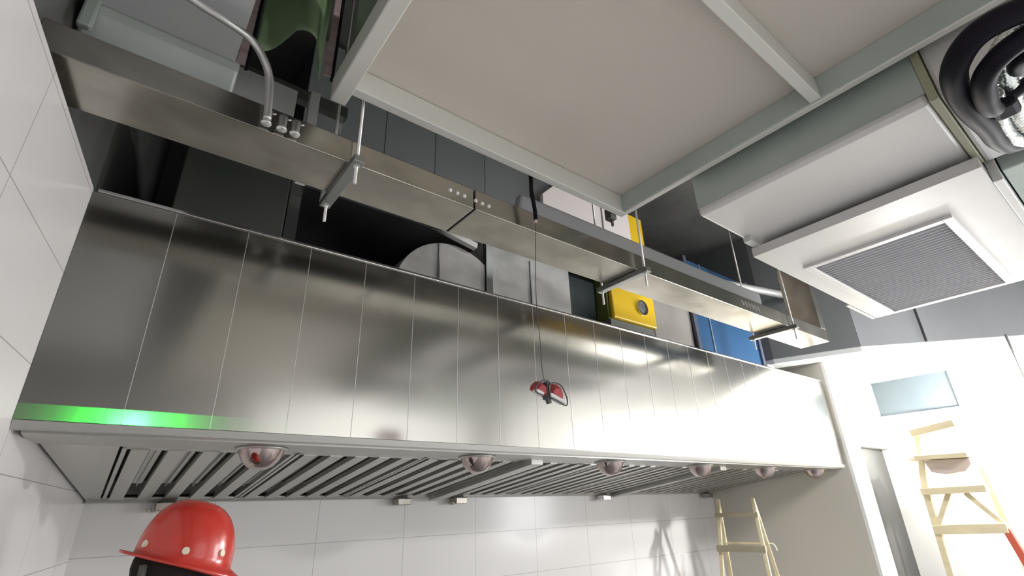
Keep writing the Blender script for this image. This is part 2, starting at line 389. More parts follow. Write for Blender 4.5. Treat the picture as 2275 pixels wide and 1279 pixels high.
# ------------------------------------------------------------------ the flat air duct on hangers
duct = thing('air_duct', 'long flat galvanised air duct hung on rods in front of the hood top', 'duct', (1.6, 1.29, 2.675))
for i, (a, b) in enumerate(((-0.262, 0.805), (0.812, 1.68), (1.683, 3.0), (3.003, 3.54))):
    bm = BM(); bx(bm, a, b, 1.2, 1.38, 2.668, 2.748)
    if i == 0:
        for v in bm.verts:
            if v.co.x < 0: v.co.x = lx(v.co.y) - 0.045
    obj('duct_section', bm, GALV, duct, bevel=0.003)
obj('riser', bx(BM(), 3.468, 3.54, 1.2, 1.38, 2.749, 3.6), GALV, duct, bevel=0.003)
for xs in (0.8085,):
    bm = BM(); bx(bm, xs - 0.004, xs + 0.004, 1.203, 1.379, 2.669, 2.7); obj('seam_gasket', bm, BLACK, duct)
for k in range(6):
    xk = 0.713 + 0.027 * k + (0.018 if k > 2 else 0)
    bm = BM(); bmesh.ops.create_uvsphere(bm, u_segments=12, v_segments=8, radius=0.0065)
    bmesh.ops.translate(bm, verts=bm.verts, vec=(xk, 1.199, 2.706 - (0.001 * k))); obj('lit_vent_dot', bm, WHITE, duct)  # white dots for lit vent holes, their light put into the colour
for k in range(6):
    bm = BM(); bar(bm, (2.50 + 0.032 * k, 1.199, 2.722), (2.515 + 0.032 * k, 1.199, 2.695), 0.006, 0.006, (0, 1, 0)); obj('tab', bm, ZINC, duct)

HG = 'rod hangers carrying the flat air duct'
for xh, lab in ((0.392, 'rod hanger nearest the bent metal conduit, carrying the flat air duct'),
                (1.655, 'rod hanger beside the yellow box, carrying the flat air duct'),
                (2.99, 'rod hanger near the right end of the flat air duct')):
    h = thing('duct_hanger', lab, 'hanger', (xh, 1.29, 2.66), HG)
    bm = BM(); bx(bm, xh - 0.016, xh + 0.016, 1.15, 1.435, 2.645, 2.667)
    obj('channel', bm, STEEL_DK, h, bevel=0.002)
    for yr in (1.172, 1.415):
        bm = BM(); tube(bm, [(xh, yr, 2.585), (xh, yr, 3.995)], 0.0045, 10); r = obj('threaded_rod', bm, ZINC, h)
        bm = BM(); lathe(bm, [(0, 0), (0.010, 0), (0.010, 0.009), (0, 0.009)], xh, yr, 6, 2.641, False); obj('nut', bm, ZINC, r)

# conduit and the two empty connectors on the duct face
cd = thing('conduit', 'bent shiny metal conduit dropping to the left part of the flat air duct', 'pipe', (0.152, 1.185, 2.69))
path = catmull([(-0.28, 1.06, 2.915), (-0.18, 1.085, 2.908), (-0.062, 1.12, 2.902), (0.0096, 1.13, 2.896), (0.077, 1.15, 2.892), (0.119, 1.165, 2.853), (0.139, 1.178, 2.812), (0.147, 1.18, 2.75), (0.152, 1.18, 2.69)], 10)
obj('pipe', tube(BM(), path, 0.0102, 14), ZINC, cd)
def connector(bm, x):
    lathe(bm, [(0.0, 0.0), (0.0125, 0.0), (0.0135, 0.004), (0.0105, 0.008), (0.011, 0.042), (0.009, 0.042), (0.009, 0.012), (0, 0.012)], x, 1.184, 20, 2.678)
    tube(bm, [(x + 0.010, 1.178, 2.712), (x + 0.018, 1.176, 2.714)], 0.0025, 8); return bm
obj('connector', connector(BM(), 0.152), ZINC, cd)
for xk, lab in ((0.19, 'small open metal conduit connector just right of the bent conduit'), (0.223, 'small open metal conduit connector, second right of the bent conduit')):
    o = obj('conduit_connector', connector(BM(), xk), ZINC, base=(xk, 1.185, 2.672))
    tag(o, lab, 'connector', 'open conduit connectors on the duct face')

# grey board standing on the duct behind its front edge
bm = BM(); bx(bm, 1.06, 2.94, 1.29, 1.33, 2.749, 2.895)
for v in bm.verts:
    if v.co.x < 1.1 and v.co.z > 2.8: v.co.x += 0.03
tag(obj('insulation_strip', bm, GREYBOARD, bevel=0.012, base=(2.0, 1.31, 2.746)), 'long pale grey strip lying along the top of the flat air duct', 'strip')

# black cable and the little red lamp on its wire
cab = thing('hanging_cable', 'short black cable hanging from the beige panel edge to the air duct', 'cable', (1.03, 1.15, 2.68))
obj('sheath', tube(BM(), catmull([(1.0, 1.15, 3.3), (1.021, 1.15, 2.9), (1.021, 1.15, 2.80), (1.032, 1.15, 2.72), (1.033, 1.15, 2.68)]), 0.0075, 12), BLACK, cab)
obj('ferrule', tube(BM(), [(1.033, 1.15, 2.68), (1.033, 1.15, 2.670)], 0.006, 12), PINKISH, cab)
lamp = thing('hanging_lamp', 'small red and white dark rimmed lamp hanging on a thin wire before the hood', 'lamp', (1.03, 1.15, 2.03))
obj('wire', tube(BM(), catmull([(1.034, 1.152, 2.67), (1.016, 1.15, 2.40), (1.022, 1.15, 2.24), (1.024, 1.15, 2.15), (1.031, 1.15, 2.103)]), 0.0013, 8), DARKWIRE, lamp)
def lobe(cx, cz, w, h, tilt, y0, y1, bm, inset=1.0):
    """half-round lamp lobe: domed top, flat bottom, in the XZ plane, domed towards the camera"""
    pts = [(-w, 0), (-0.95 * w, 0.45 * h), (-0.6 * w, 0.88 * h), (0, h), (0.55 * w, 0.92 * h), (0.9 * w, 0.5 * h), (w, 0)]
    ring = []
    for yy, s in ((y1, 1.0), ((y0 + y1) / 2, 1.0), (y0, 0.62)):
        ring.append([bm.verts.new((cx + (a * math.cos(tilt) - b * math.sin(tilt)) * s, yy, cz + (a * math.sin(tilt) + b * math.cos(tilt)) * s)) for a, b in pts])
    n = len(pts)
    for a, c in zip(ring, ring[1:]):
        for k in range(n): bm.faces.new((a[k], a[(k + 1) % n], c[(k + 1) % n], c[k]))
    bm.faces.new(ring[0]); bm.faces.new(ring[-1][::-1]); return bm
T = -0.32
obj('lamp_shade', lobe(1.060, 2.055, 0.035, 0.048, T, 1.125, 1.16, BM()), REDLAMP, lamp, bevel=0.003)
obj('lamp_shade', lobe(1.003, 2.065, 0.029, 0.038, T, 1.128, 1.16, BM()), REDLAMP, lamp, bevel=0.003)
bm = BM(); bar(bm, (1.029, 1.135, 2.062), (1.091, 1.135, 2.042), 0.026, 0.011); bar(bm, (0.978, 1.137, 2.069), (1.006, 1.137, 2.060), 0.024, 0.011)
obj('lamp_glass', bm, WHITE, lamp, bevel=0.003)
bm = BM()
tube(bm, catmull([(1.028, 1.124, 2.052), (1.026, 1.124, 2.085), (1.045, 1.124, 2.098), (1.075, 1.124, 2.092), (1.094, 1.124, 2.062), (1.096, 1.124, 2.040), (1.086, 1.124, 2.033), (1.055, 1.124, 2.043), (1.030, 1.124, 2.050)]), 0.0022, 8)
tube(bm, catmull([(1.030, 1.126, 2.100), (1.010, 1.126, 2.102), (0.985, 1.126, 2.090), (0.972, 1.126, 2.070), (0.980, 1.126, 2.060), (1.004, 1.126, 2.056)]), 0.0022, 8)
bx(bm, 1.020, 1.032, 1.126, 1.15, 2.048, 2.100)
bar(bm, (1.026, 1.135, 2.050), (1.032, 1.135, 2.036), 0.012, 0.012, (0, 1, 0))
obj('lamp_frame', bm, DARKWIRE, lamp)

# ------------------------------------------------------------------ the big beige duct overhead with its flange bars
bd = thing('overhead_duct', 'wide beige overhead duct framed by pale flange bars, at the top of the view', 'duct', (0.9, -0.8, 2.9))
obj('bottom_panel', bx(BM(), 0.33, 1.49, 0.36, 1.13, 2.931, 2.945), BEIGE, bd)
obj('bottom_panel', bx(BM(), 0.33, 1.49, -1.9, 0.35, 2.931, 2.945), BEIGE, bd)
bm = BM(); bx(bm, 0.33, 0.345, -1.9, 1.13, 2.946, 3.35); bx(bm, 1.475, 1.49, -1.9, 1.13, 2.946, 3.35); bx(bm, 0.346, 1.474, 1.115, 1.13, 2.946, 3.35); bx(bm, 0.33, 1.49, -1.9, 1.13, 3.35, 3.365)
obj('duct_body', bm, STEEL_DK, bd)
obj('flange_bar', bx(BM(), 0.318, 1.505, 1.108, 1.14, 2.850, 2.93), FLANGE, bd, bevel=0.003)
obj('flange_bar', bx(BM(), 1.484, 1.508, -1.9, 1.107, 2.850, 2.93), FLANGE, bd, bevel=0.003)
obj('inner_leg', bx(BM(), 1.478, 1.4835, -1.9, 1.107, 2.856, 2.93), FOIL_GR, bd)
obj('flange_bar', bx(BM(), 0.300, 0.345, -1.9, 1.19, 2.846, 2.93), FLANGE, bd, bevel=0.004)
obj('flange_bar', bx(BM(), 0.346, 1.477, 0.333, 0.366, 2.853, 2.93), FLANGE, bd, bevel=0.003)
bm = BM(); bx(bm, 1.44, 1.475, 1.141, 1.175, 2.83, 2.88); bx(bm, 1.455, 1.465, 1.15, 1.16, 2.80, 2.83)
obj('corner_clip', bm, STEEL_DK, bd, bevel=0.003)

# ------------------------------------------------------------------ pale insulated duct and grille box on the right
idt = thing('insulated_duct', 'pale foil wrapped duct right of the beige overhead duct', 'duct', (1.8, 0.4, 2.72))
obj('duct_wrap', bx(BM(), 1.562, 2.05, 0.125, 0.835, 2.722, 3.15), FOIL, idt, bevel=0.012)
obj('side_sheet', bx(BM(), 1.556, 1.561, 0.125, 0.83, 2.75, 3.15), FOIL_GR, idt)
obj('joint_strip', bx(BM(), 1.55, 2.02, 0.104, 0.124, 2.714, 3.15), mat('olive_strip', (0.36, 0.36, 0.25), 0.5), idt, bevel=0.002)
obj('duct_wrap', bx(BM(), 1.562, 2.05, -1.5, 0.103, 2.722, 3.15), FOIL, idt, bevel=0.012)
obj('hanger_tab', bx(BM(), 1.86, 1.93, 0.80, 0.83, 2.70, 2.721), GALV_LT, idt)
gb = thing('grille_box', 'pale foil covered box with a slatted square air grille in its underside', 'vent', (2.6, 0.47, 2.66))
bm = BM(); bx(bm, 1.935, 3.26, 0.755, 0.84, 2.662, 2.70); bx(bm, 1.935, 3.26, 0.11, 0.262, 2.662, 2.70); bx(bm, 1.935, 2.215, 0.262, 0.755, 2.662, 2.70); bx(bm, 3.205, 3.26, 0.262, 0.755, 2.662, 2.70)
obj('bottom_frame', bm, FOIL, gb)
bm = BM(); bx(bm, 2.052, 3.26, 0.11, 0.84, 2.725, 3.15)
for zz in (2.70,): bx(bm, 2.052, 3.26, 0.11, 0.14, zz, 2.726); bx(bm, 2.052, 3.26, 0.81, 0.84, zz, 2.726); bx(bm, 3.23, 3.26, 0.14, 0.81, zz, 2.726)
obj('box_body', bm, FOIL_GR, gb)
gr = BM()
bx(gr, 2.205, 3.215, 0.735, 0.765, 2.650, 2.664); bx(gr, 2.205, 3.215, 0.250, 0.280, 2.650, 2.664); bx(gr, 2.205, 2.235, 0.28, 0.735, 2.650, 2.664); bx(gr, 3.185, 3.215, 0.28, 0.735, 2.650, 2.664)
g = obj('grille', gr, FOIL, gb, bevel=0.002)
bm = BM()
n = 34
for i in range(n):
    x = 2.24 + 0.945 * (i + 0.5) / n
    bar(bm, (x, 0.278, 2.662), (x, 0.737, 2.662), 0.003, 0.012, (0.5, 0, 1))
obj('slats', bm, mat('grey_slat', (0.72, 0.72, 0.74), 0.4, 0.2), g)
obj('filter_mat', bx(BM(), 2.236, 3.184, 0.281, 0.734, 2.670, 2.675), mat('grey_filter', (0.58, 0.58, 0.61), 0.8), g)
obj('tape', bx(BM(), 2.9, 3.262, 0.846, 0.862, 2.662, 2.672), FLANGE, gb, bevel=0.002)
# further boxes of the same run, nearer the photographer
nb = thing('joint_duct', 'pale duct section beyond the foil box at the right edge of the view', 'duct', (2.7, -0.4, 2.68))
obj('joint_flange', bx(BM(), 2.06, 3.30, 0.084, 0.1085, 2.655, 3.10), GALV_LT, nb, bevel=0.002)
obj('duct_body', bx(BM(), 2.10, 3.25, -1.5, 0.080, 2.70, 3.10), FOIL_GR, nb, bevel=0.004)
bm = BM(); tube(bm, [(1.95, 0.02, 2.62), (3.3, -0.05, 2.62)], 0.010, 10)
tag(obj('support_rod', bm, ZINC, base=(2.6, -0.01, 2.62)), 'bright metal support rod under the duct at the right edge', 'rod')

# black hoses and silver flexible pipes looped at the top right corner
HS = 'black hoses looped in the top right corner'
for pts, r, lab in (
    ([(1.32, -0.30, 2.62), (1.20, -0.12, 2.58), (1.155, -0.02, 2.56), (1.20, 0.035, 2.55), (1.29, 0.055, 2.55), (1.40, 0.055, 2.55), (1.52, 0.048, 2.56), (1.66, 0.045, 2.58), (1.80, 0.02, 2.62), (1.9, -0.1, 2.68)], 0.024, 'outermost black hose of the loop in the top right corner'),
    ([(1.36, -0.30, 2.58), (1.25, -0.13, 2.56), (1.205, -0.045, 2.53), (1.24, 0.005, 2.52), (1.32, 0.022, 2.52), (1.40, 0.022, 2.53), (1.47, 0.0, 2.58), (1.52, -0.1, 2.64)], 0.021, 'middle black hose of the loop in the top right corner'),
    ([(1.44, -0.32, 2.60), (1.33, -0.18, 2.57), (1.275, -0.09, 2.55), (1.29, -0.05, 2.55), (1.36, -0.04, 2.57), (1.44, -0.08, 2.62)], 0.018, 'innermost short black hose in the top right corner')):
    cp = catmull(pts, 10); nn = len(cp)
    o = obj('black_hose', tube(BM(), cp, r, 14, radii=[r * (1.0 if q < nn * 0.55 else 1.0 - 0.75 * (q / nn - 0.55)) for q in range(nn)]), BLACK, base=pts[3]); tag(o, lab, 'hose', HS)
bm = BM(); bx(bm, 1.415, 1.485, -0.02, 0.03, 2.535, 2.56)
tag(obj('rubber_clip', bm, BLACK, bevel=0.012, base=(1.45, 0.0, 2.54)), 'black rubber clip inside the hose loop in the top right corner', 'clip')
def corrugated(pts, r):
    p = catmull(pts, 14); rad = [r * (1.0 + 0.10 * (1 if i % 2 else -1)) for i in range(len(p))]
    return tube(BM(), p, r, 14, radii=rad)
for pts, r, lab in (
    ([(1.36, -0.26, 2.63), (1.29, -0.11, 2.62), (1.31, -0.04, 2.61), (1.40, -0.02, 2.61), (1.50, -0.015, 2.61), (1.62, -0.01, 2.61), (1.78, -0.03, 2.62), (1.92, -0.1, 2.65)], 0.020, 'silver foil flexible pipe running behind the black hoses'),
    ([(1.30, -0.30, 2.66), (1.385, -0.05, 2.645), (1.46, -0.03, 2.645), (1.57, -0.035, 2.645), (1.70, -0.05, 2.65), (1.8, -0.15, 2.66)], 0.017, 'silver foil flexible pipe nearest the right edge of the view'),
    ([(1.42, 0.01, 2.575), (1.50, 0.018, 2.58), (1.60, 0.025, 2.59), (1.71, 0.02, 2.60), (1.84, -0.02, 2.63)], 0.017, 'silver foil flexible pipe just inside the outermost black hose')):
    o = obj('flexible_pipe', corrugated(pts, r), SILVER, base=pts[2]); tag(o, lab, 'pipe', 'silver flexible pipes in the top right corner')

# ------------------------------------------------------------------ top left: second duct, frame and hanging sheet
ld = thing('foil_duct', 'pale grey duct in the top left corner with a rounded foil edge', 'duct', (-0.1, 1.0, 2.9))
obj('bottom_panel', prism(BM(), [(lx(-1.5) - 0.05, -1.5), (0.06, -1.5), (0.06, 1.32), (lx(1.32) - 0.05, 1.32)], 2.955, 2.97), mat('white_sheet', (0.62, 0.63, 0.64), 0.5), ld)
obj('duct_body', prism(BM(), [(lx(-1.5) - 0.045, -1.5), (0.055, -1.5), (0.055, 1.31), (lx(1.31) - 0.045, 1.31)], 2.971, 3.3), GALV_LT, ld)
bm = BM(); extrude_yz(bm, [(1.322, 2.955), (1.328, 2.93), (1.375, 2.875), (1.392, 2.872), (1.40, 2.89), (1.40, 3.0), (1.322, 3.0)], -0.28, 0.075)
obj('rounded_edge', bm, mat('grey_green_foil', (0.60, 0.64, 0.61), 0.4, 0.25, noise=((4, 9, 9), 0.10), bump=((5, 12, 12), 0.12)), ld, bevel=0.012)
bm = BM(); bx(bm, -0.275, -0.245, 1.30, 1.321, 2.855, 2.954); obj('bracket', bm, FOIL_GR, ld, bevel=0.006)
sf = thing('mounting_stand', 'dull steel mounting stand behind the bent conduit over the air duct', 'stand', (0.23, 1.45, 2.75))
obj('steel_plate', bx(BM(), 0.065, 0.256, 1.42, 1.44, 2.875, 3.04), GALV_LT, sf, bevel=0.003)
obj('top_rail', bx(BM(), 0.065, 0.43, 1.44, 1.47, 3.03, 3.075), STEEL_DK, sf)
obj('upright', bx(BM(), 0.295, 0.325, 1.41, 1.439, 2.70, 3.06), GALV_LT, sf, bevel=0.002)
bm = BM(); bar(bm, (0.42, 1.485, 3.06), (0.40, 1.485, 2.70), 0.02, 0.02); obj('upright', bm, GALV_LT, sf)
PG = 'pinkish hanger strips around the green sheet'
for x, zt, lab in ((0.075, 2.96, 'pinkish hanger strip left of the hanging green sheet'), (0.315, 3.06, 'pinkish hanger strip right of the hanging green sheet')):
    h = thing('hanger_strip', lab, 'hanger', (x, 1.32, zt), PG)
    obj('strip', bx(BM(), x - 0.011, x + 0.011, 1.318, 1.326, zt, 3.99), PINKISH, h); obj('edge_bar', bx(BM(), x + 0.012, x + 0.02, 1.315, 1.33, zt - 0.01, 3.99), BLACK, h)
bm = BM()                                                       # crumpled green sheet hanging from above, lower edge sweeping up to the right
nu, nv = 22, 14; gridv = []
for i in range(nu + 1):
    u = i / nu; row = []
    zb = 3.02 + 0.36 * (u ** 1.2) if u < 0.5 else 3.177 + 0.05 * (u - 0.5) - 0.9 * max(0, u - 0.85)
    for j in range(nv + 1):
        v = j / nv
        row.append(bm.verts.new((0.10 + 0.20 * u, 1.30 + 0.03 * math.sin(7 * u + 2 * v) + 0.05 * u * (1 - v), zb + (3.6 - zb) * v)))
    gridv.append(row)
for i in range(nu):
    for j in range(nv):
        f = bm.faces.new((gridv[i][j], gridv[i + 1][j], gridv[i + 1][j + 1], gridv[i][j + 1])); f.smooth = True
gs = obj('green_sheet', bm, GREEN_SHEET, base=(0.2, 1.3, 3.05)); tag(gs, 'crumpled green sheet hanging in the gap left of the beige overhead duct', 'sheet')
so = gs.modifiers.new('thickness', 'SOLIDIFY'); so.thickness = 0.003

# ------------------------------------------------------------------ machines standing on the hood roof
ZR = 2.645
obj_roof = obj('roof_sheet', bx(BM(), 0.0, HR, YF + 0.035, YB, 2.60, 2.612), STEEL_DK, hood)
rz = 2.613
def tbox(name, label, cat, x0, x1, y0, y1, z0, z1, m, bevel=0.004):
    o = obj(name, bx(BM(), x0, x1, y0, y1, z0, z1), m, bevel=bevel, base=((x0 + x1) / 2, (y0 + y1) / 2, z0)); return tag(o, label, cat)
b = thing('steel_riser', 'dull grey steel duct riser on the hood roof, leftmost above the hood', 'duct', (0.19, 2.2, rz))
obj('riser_body', bx(BM(), 0.012, 0.375, 1.90, 2.6, rz, 3.05), STEEL_DK, b, bevel=0.003); obj('base_flange', bx(BM(), 0.00, 0.385, 1.888, 2.61, rz, rz + 0.13), STEEL_IN, b)
b = thing('steel_housing', 'large stainless steel fan housing with upright seams above the round duct', 'fan housing', (1.1, 2.3, 3.05))
e = (0.40, 0.80, 1.09, 1.42, 1.76, 1.93)
bm = BM()
for a, c in zip(e, e[1:]): bx(bm, a + 0.002, c - 0.002, 2.0, 2.012, 3.08, 3.95)
obj('front_sheet', bm, mat('polished_stainless', (0.55, 0.57, 0.58), 0.24, 0.75, bump=((5, 5, 1.2), 0.10)), b); obj('housing_body', bx(BM(), 0.40, 1.93, 2.013, 2.75, 3.08, 3.95), STEEL_DK, b)
for xa, ya in ((0.42, 2.1), (0.42, 2.62), (1.86, 2.62)): obj('housing_leg', bx(BM(), xa, xa + 0.05, ya, ya + 0.05, rz, 3.079), STEEL_DK, b)
# round duct end facing the room
b = thing('round_duct', 'pale grey round duct lying on the hood roof with an upright seam', 'duct', (1.15, 2.2, rz))
bm = BM()
cxr, czr, rr = 1.16, 2.645, 0.305
ringa, ringb = [], []
prof = []
ns = 40
for k in range(ns + 1):
    a = math.pi - math.pi * k / ns
    prof.append((min(1.34, cxr + rr * math.cos(a)), max(rz, czr + rr * math.sin(a) * 1.0)))
fa = [bm.verts.new((x, 1.90, z)) for x, z in prof]; fb = [bm.verts.new((x, 2.6, z)) for x, z in prof]
bm.faces.new(fa); bm.faces.new(fb[::-1])
for k in range(ns + 1): bm.faces.new((fa[k], fa[(k + 1) % (ns + 1)], fb[(k + 1) % (ns + 1)], fb[k]))
obj('duct_shell', bm, CEMENT_LT, b)
obj('seam', bx(BM(), 1.070, 1.078, 1.893, 1.90, rz, 2.935), STEEL_DK, b)
bm = BM(); bar(bm, (0.86, 1.86, 3.03), (1.26, 1.86, 2.955), 0.03, 0.03); tag(obj('steel_angle', bm, STEEL_IN, base=(1.06, 1.86, 2.99)), 'thin steel angle lying just above the round duct', 'rail')
b = thing('cement_column', 'grey cement covered upright block right of the round duct', 'column', (1.66, 2.2, rz))
obj('block', bx(BM(), 1.385, 1.94, 1.90, 2.5, rz, 3.07), CEMENT_LT, b, bevel=0.003); obj('edge_angle', bx(BM(), 1.345, 1.384, 1.89, 1.92, rz, 3.07), STEEL_DK, b)
obj('inspection_plate', bx(BM(), 1.64, 1.645, 1.893, 1.90, rz, 3.0), STEEL_DK, b)
tbox('dark_cabinet', 'dark teal cabinet on the hood roof left of the yellow box', 'cabinet', 1.945, 2.258, 1.99, 2.6, rz, 3.07, TEAL_DK)
b = thing('yellow_box', 'bright yellow box with a small round port standing on the hood roof', 'fan housing', (2.49, 2.2, rz))
obj('front_cover', bx(BM(), 2.283, 2.70, 1.88, 1.91, 2.797, 3.62), YELLOW, b, bevel=0.008); obj('box_body', bx(BM(), 2.265, 2.69, 1.911, 2.62, 2.79, 3.60), mat('olive_enamel', (0.12, 0.14, 0.03), 0.5), b)
obj('base_rail', bx(BM(), 2.27, 2.69, 1.90, 2.6, rz, 2.789), STEEL_DK, b)
bm = BM()
for r0, r1, ya, yb in ((0.040, 0.052, 1.868, 1.880),):
    ra = []
    for (r, y) in ((r1, yb), (r1, ya), (r0, ya), (r0, yb)):
        ra.append([bm.verts.new((2.56 + r * math.cos(2 * math.pi * k / 28), y, 2.912 + r * math.sin(2 * math.pi * k / 28))) for k in range(28)])
    for a, c in zip(ra, ra[1:]):
        for k in range(28): bm.faces.new((a[k], a[(k + 1) % 28], c[(k + 1) % 28], c[k]))
p = obj('port_ring', bm, CHROME, b)
obj('port_disc', tube(BM(), [(2.56, 1.879, 2.912), (2.56, 1.873, 2.912)], 0.041, 28, False), mat('grey_disc', (0.16, 0.17, 0.17), 0.4, noise=((60, 60, 60), 0.6)), p)
b = thing('white_board', 'pinkish white board with cut corner standing left of the yellow box top', 'board', (2.1, 1.96, 3.08))
bm = BM(); pr_ = [(1.72, 3.08), (2.50, 3.08), (2.50, 3.80), (2.08, 3.80), (1.72, 3.44)]
a_ = [bm.verts.new((x, 1.84, z)) for x, z in pr_]; b_ = [bm.verts.new((x, 1.865, z)) for x, z in pr_]
bm.faces.new(a_); bm.faces.new(b_[::-1])
for k in range(5): bm.faces.new((a_[k], a_[(k + 1) % 5], b_[(k + 1) % 5], b_[k]))
obj('sheet', bm, WHITEBOARD, b); obj('joint', bx(BM(), 2.222, 2.230, 1.835, 1.84, 3.08, 3.80), STEEL_DK, b)
tbox('grey_panel', 'plain grey sheet metal panel between the yellow box and the blue unit', 'panel', 2.712, 3.155, 1.91, 1.94, rz, 3.06, mat('beige_grey_sheet', (0.30, 0.28, 0.26), 0.5))
b = thing('blue_unit', 'blue metal air cleaning unit standing on the hood roof right end', 'air cleaner', (3.6, 2.2, rz))
obj('unit_body', bx(BM(), 3.20, 4.06, 1.90, 2.6, rz + 0.06, 3.46), BLUE, b, bevel=0.005)
for xa, xb in ((3.165, 3.205), (4.06, 4.10)): obj('corner_post', bx(BM(), xa, xb, 1.885, 2.6, rz, 3.48), mat('blue_grey_post', (0.16, 0.18, 0.25), 0.3, 0.6), b, bevel=0.003)
obj('door_seam', bx(BM(), 3.385, 3.392, 1.893, 1.90, rz + 0.06, 3.46), ZINC, b); obj('base_rail', bx(BM(), 3.206, 4.059, 1.90, 2.6, rz, rz + 0.058), STEEL_DK, b)
bm = BM(); bx(bm, 3.70, 3.80, YF - 0.006, YF + 0.03, 2.643, 2.66); tag(obj('rim_clip', bm, WHITE, bevel=0.004, base=(3.75, 1.71, 2.643)), 'small white clip on the hood rim below the blue unit', 'clip')
bm = BM(); tube(bm, [(3.05, 2.0, 3.35), (5.2, 1.5, 3.35)], 0.03, 14)
tag(obj('roof_pipe', bm, GALV_LT, base=(4.0, 1.8, 3.35)), 'pale grey pipe crossing the dark gap above the blue unit', 'pipe')

# ------------------------------------------------------------------ floodlight at the right
FLX, FLY, FLZ = 5.05, 0.60, 2.28
fl = thing('floodlight', 'glaring white floodlight hung under the soffit at the right edge', 'lamp', (FLX, FLY, FLZ))
dirv = (Vector((3.5, 2.9, 1.3)) - Vector((FLX, FLY, FLZ))).normalized()
P0 = Vector((FLX, FLY, FLZ))
obj('lamp_case', bar(BM(), P0 - dirv * 0.07, P0 - dirv * 0.012, 0.20, 0.15), WHITE, fl, bevel=0.01)
obj('lens', bar(BM(), P0 - dirv * 0.011, P0 - dirv * 0.002, 0.18, 0.13), LED, fl)
back = P0 - dirv * 0.04
obj('hanger_arm', tube(BM(), [back + Vector((0, 0, 0.075)), back + Vector((0.0, 0.0, 0.52))], 0.008, 10), ZINC, fl)
pl = bpy.data.lights.new('floodlight_beam', 'SPOT'); pl.energy = 140; pl.spot_size = math.radians(105); pl.spot_blend = 0.4; pl.shadow_soft_size = 0.035; pl.color = (1, 0.98, 0.95)
po = bpy.data.objects.new('floodlight_beam', pl); C.objects.link(po); po.location = P0 + dirv * 0.02
po.rotation_euler = dirv.to_track_quat('-Z', 'Y').to_euler()
pl2 = bpy.data.lights.new('wall_fill_light', 'POINT'); pl2.energy = 50; pl2.shadow_soft_size = 0.05  # added bare point light, apart from the lamp, whitening wall and soffit
po2 = bpy.data.objects.new('wall_fill_light', pl2); C.objects.link(po2); po2.location = (5.33, 0.95, 2.30)

# ------------------------------------------------------------------ ladders
def rail(p, q, w, h, m, parent, name='rail'):
    bm = BM(); bar(bm, p, q, w, h, (0, 1, 0)); return obj(name, bm, m, parent, bevel=0.003)
# A-frame ladder in the corner
l1 = thing('step_ladder', 'wooden A-frame step ladder in the corner before the plain right wall', 'ladder', (4.1, 2.37, 0))
def L1(x, y, z): return (x, y, z)
AX = Vector((0.30, -0.954, 0)); RD = Vector((0.954, 0.30, 0))     # step direction, rear direction
def lp(z, side, lean, w0, w1):
    t = (1.76 - z) / 1.76; c = Vector((4.065, 2.36, z)) + RD * lean * t
    return c + AX * side * (w0 + (w1 - w0) * t) / 2
def lrail(side, lean, w0, w1, m, zt, name='rail'):
    bm = BM(); bar(bm, lp(zt, side, lean, w0, w1), lp(0.0, side, lean, w0, w1), 0.026, 0.026, RD); return obj(name, bm, m, l1, bevel=0.002)
FW0, FW1, FL_ = 0.262, 0.50, -0.42
RW0, RW1, RL_ = 0.262, 0.52, 0.46
for sd in (-1, 1):
    lrail(sd, FL_, FW0, FW1, WOOD, 1.77); lrail(sd, RL_, RW0, RW1, WOOD, 1.745, 'rear_leg')
for zz in (1.655, 1.425, 1.19, 0.93, 0.64, 0.34):
    a, b = lp(zz, -1, FL_, FW0, FW1), lp(zz, 1, FL_, FW0, FW1); n = RD * -0.02
    bm = BM(); bar(bm, a + n - AX * 0.02, b + n + AX * 0.02, 0.05, 0.03 if zz > 1.6 else 0.042); obj('step', bm, WOOD_DK, l1, bevel=0.002)
for zz in (1.45, 0.7):
    bm = BM(); bar(bm, lp(zz, -1, RL_, RW0, RW1), lp(zz, 1, RL_, RW0, RW1), 0.014, 0.014); obj('rear_bar', bm, WOOD, l1)
hk = lp(1.44, 1, RL_, RW0, RW1)
obj('hook', tube(BM(), catmull([hk, hk + AX * 0.03 + Vector((0, 0, 0.008)), hk + AX * 0.05 + Vector((0, 0, -0.008)), hk + AX * 0.058 + Vector((0, 0, -0.04))]), 0.006, 10), mat('cream_hook', (0.7, 0.7, 0.55), 0.5), l1)
# tall ladder with a tray near the bright wall
l2 = thing('platform_ladder', 'pale wooden platform ladder with tray steps against the glaring white wall', 'ladder', (4.9, 1.1, 0))
k2 = 4.9 / 4.15
def Q(y, z, x=4.9): return (x, y * k2, 1.75 + (z - 1.75) * k2)
xa, xb = 4.9, 5.22
rail(Q(1.060, 2.125), Q(1.098, 1.90), 0.03, 0.035, WOOD, l2); rail(Q(1.098, 1.90), Q(1.118, 1.768), 0.032, 0.04, WOOD, l2); rail(Q(1.118, 1.768), (4.9, 1.37, 0.0), 0.032, 0.04, WOOD, l2)
def cross(y0, y1, z0, z1, w, h, name='step', m=WOOD): 
    bm = BM(); bar(bm, Q(y0, z0), Q(y1, z1), w, h); return obj(name, bm, m, l2, bevel=0.003)
cross(1.085, 0.85, 2.115, 2.150, 0.12, 0.05); cross(1.10, 0.835, 1.965, 1.962, 0.20, 0.03); cross(1.135, 0.815, 1.768, 1.775, 0.10, 0.045)
cross(1.135, 0.79, 1.553, 1.565, 0.06, 0.06, 'step')
bm = BM()                                                       # hanging tray under the second step
prof = [(1.07, 1.945), (0.838, 1.945), (0.840, 1.91), (0.88, 1.872), (0.98, 1.86), (1.05, 1.88)]
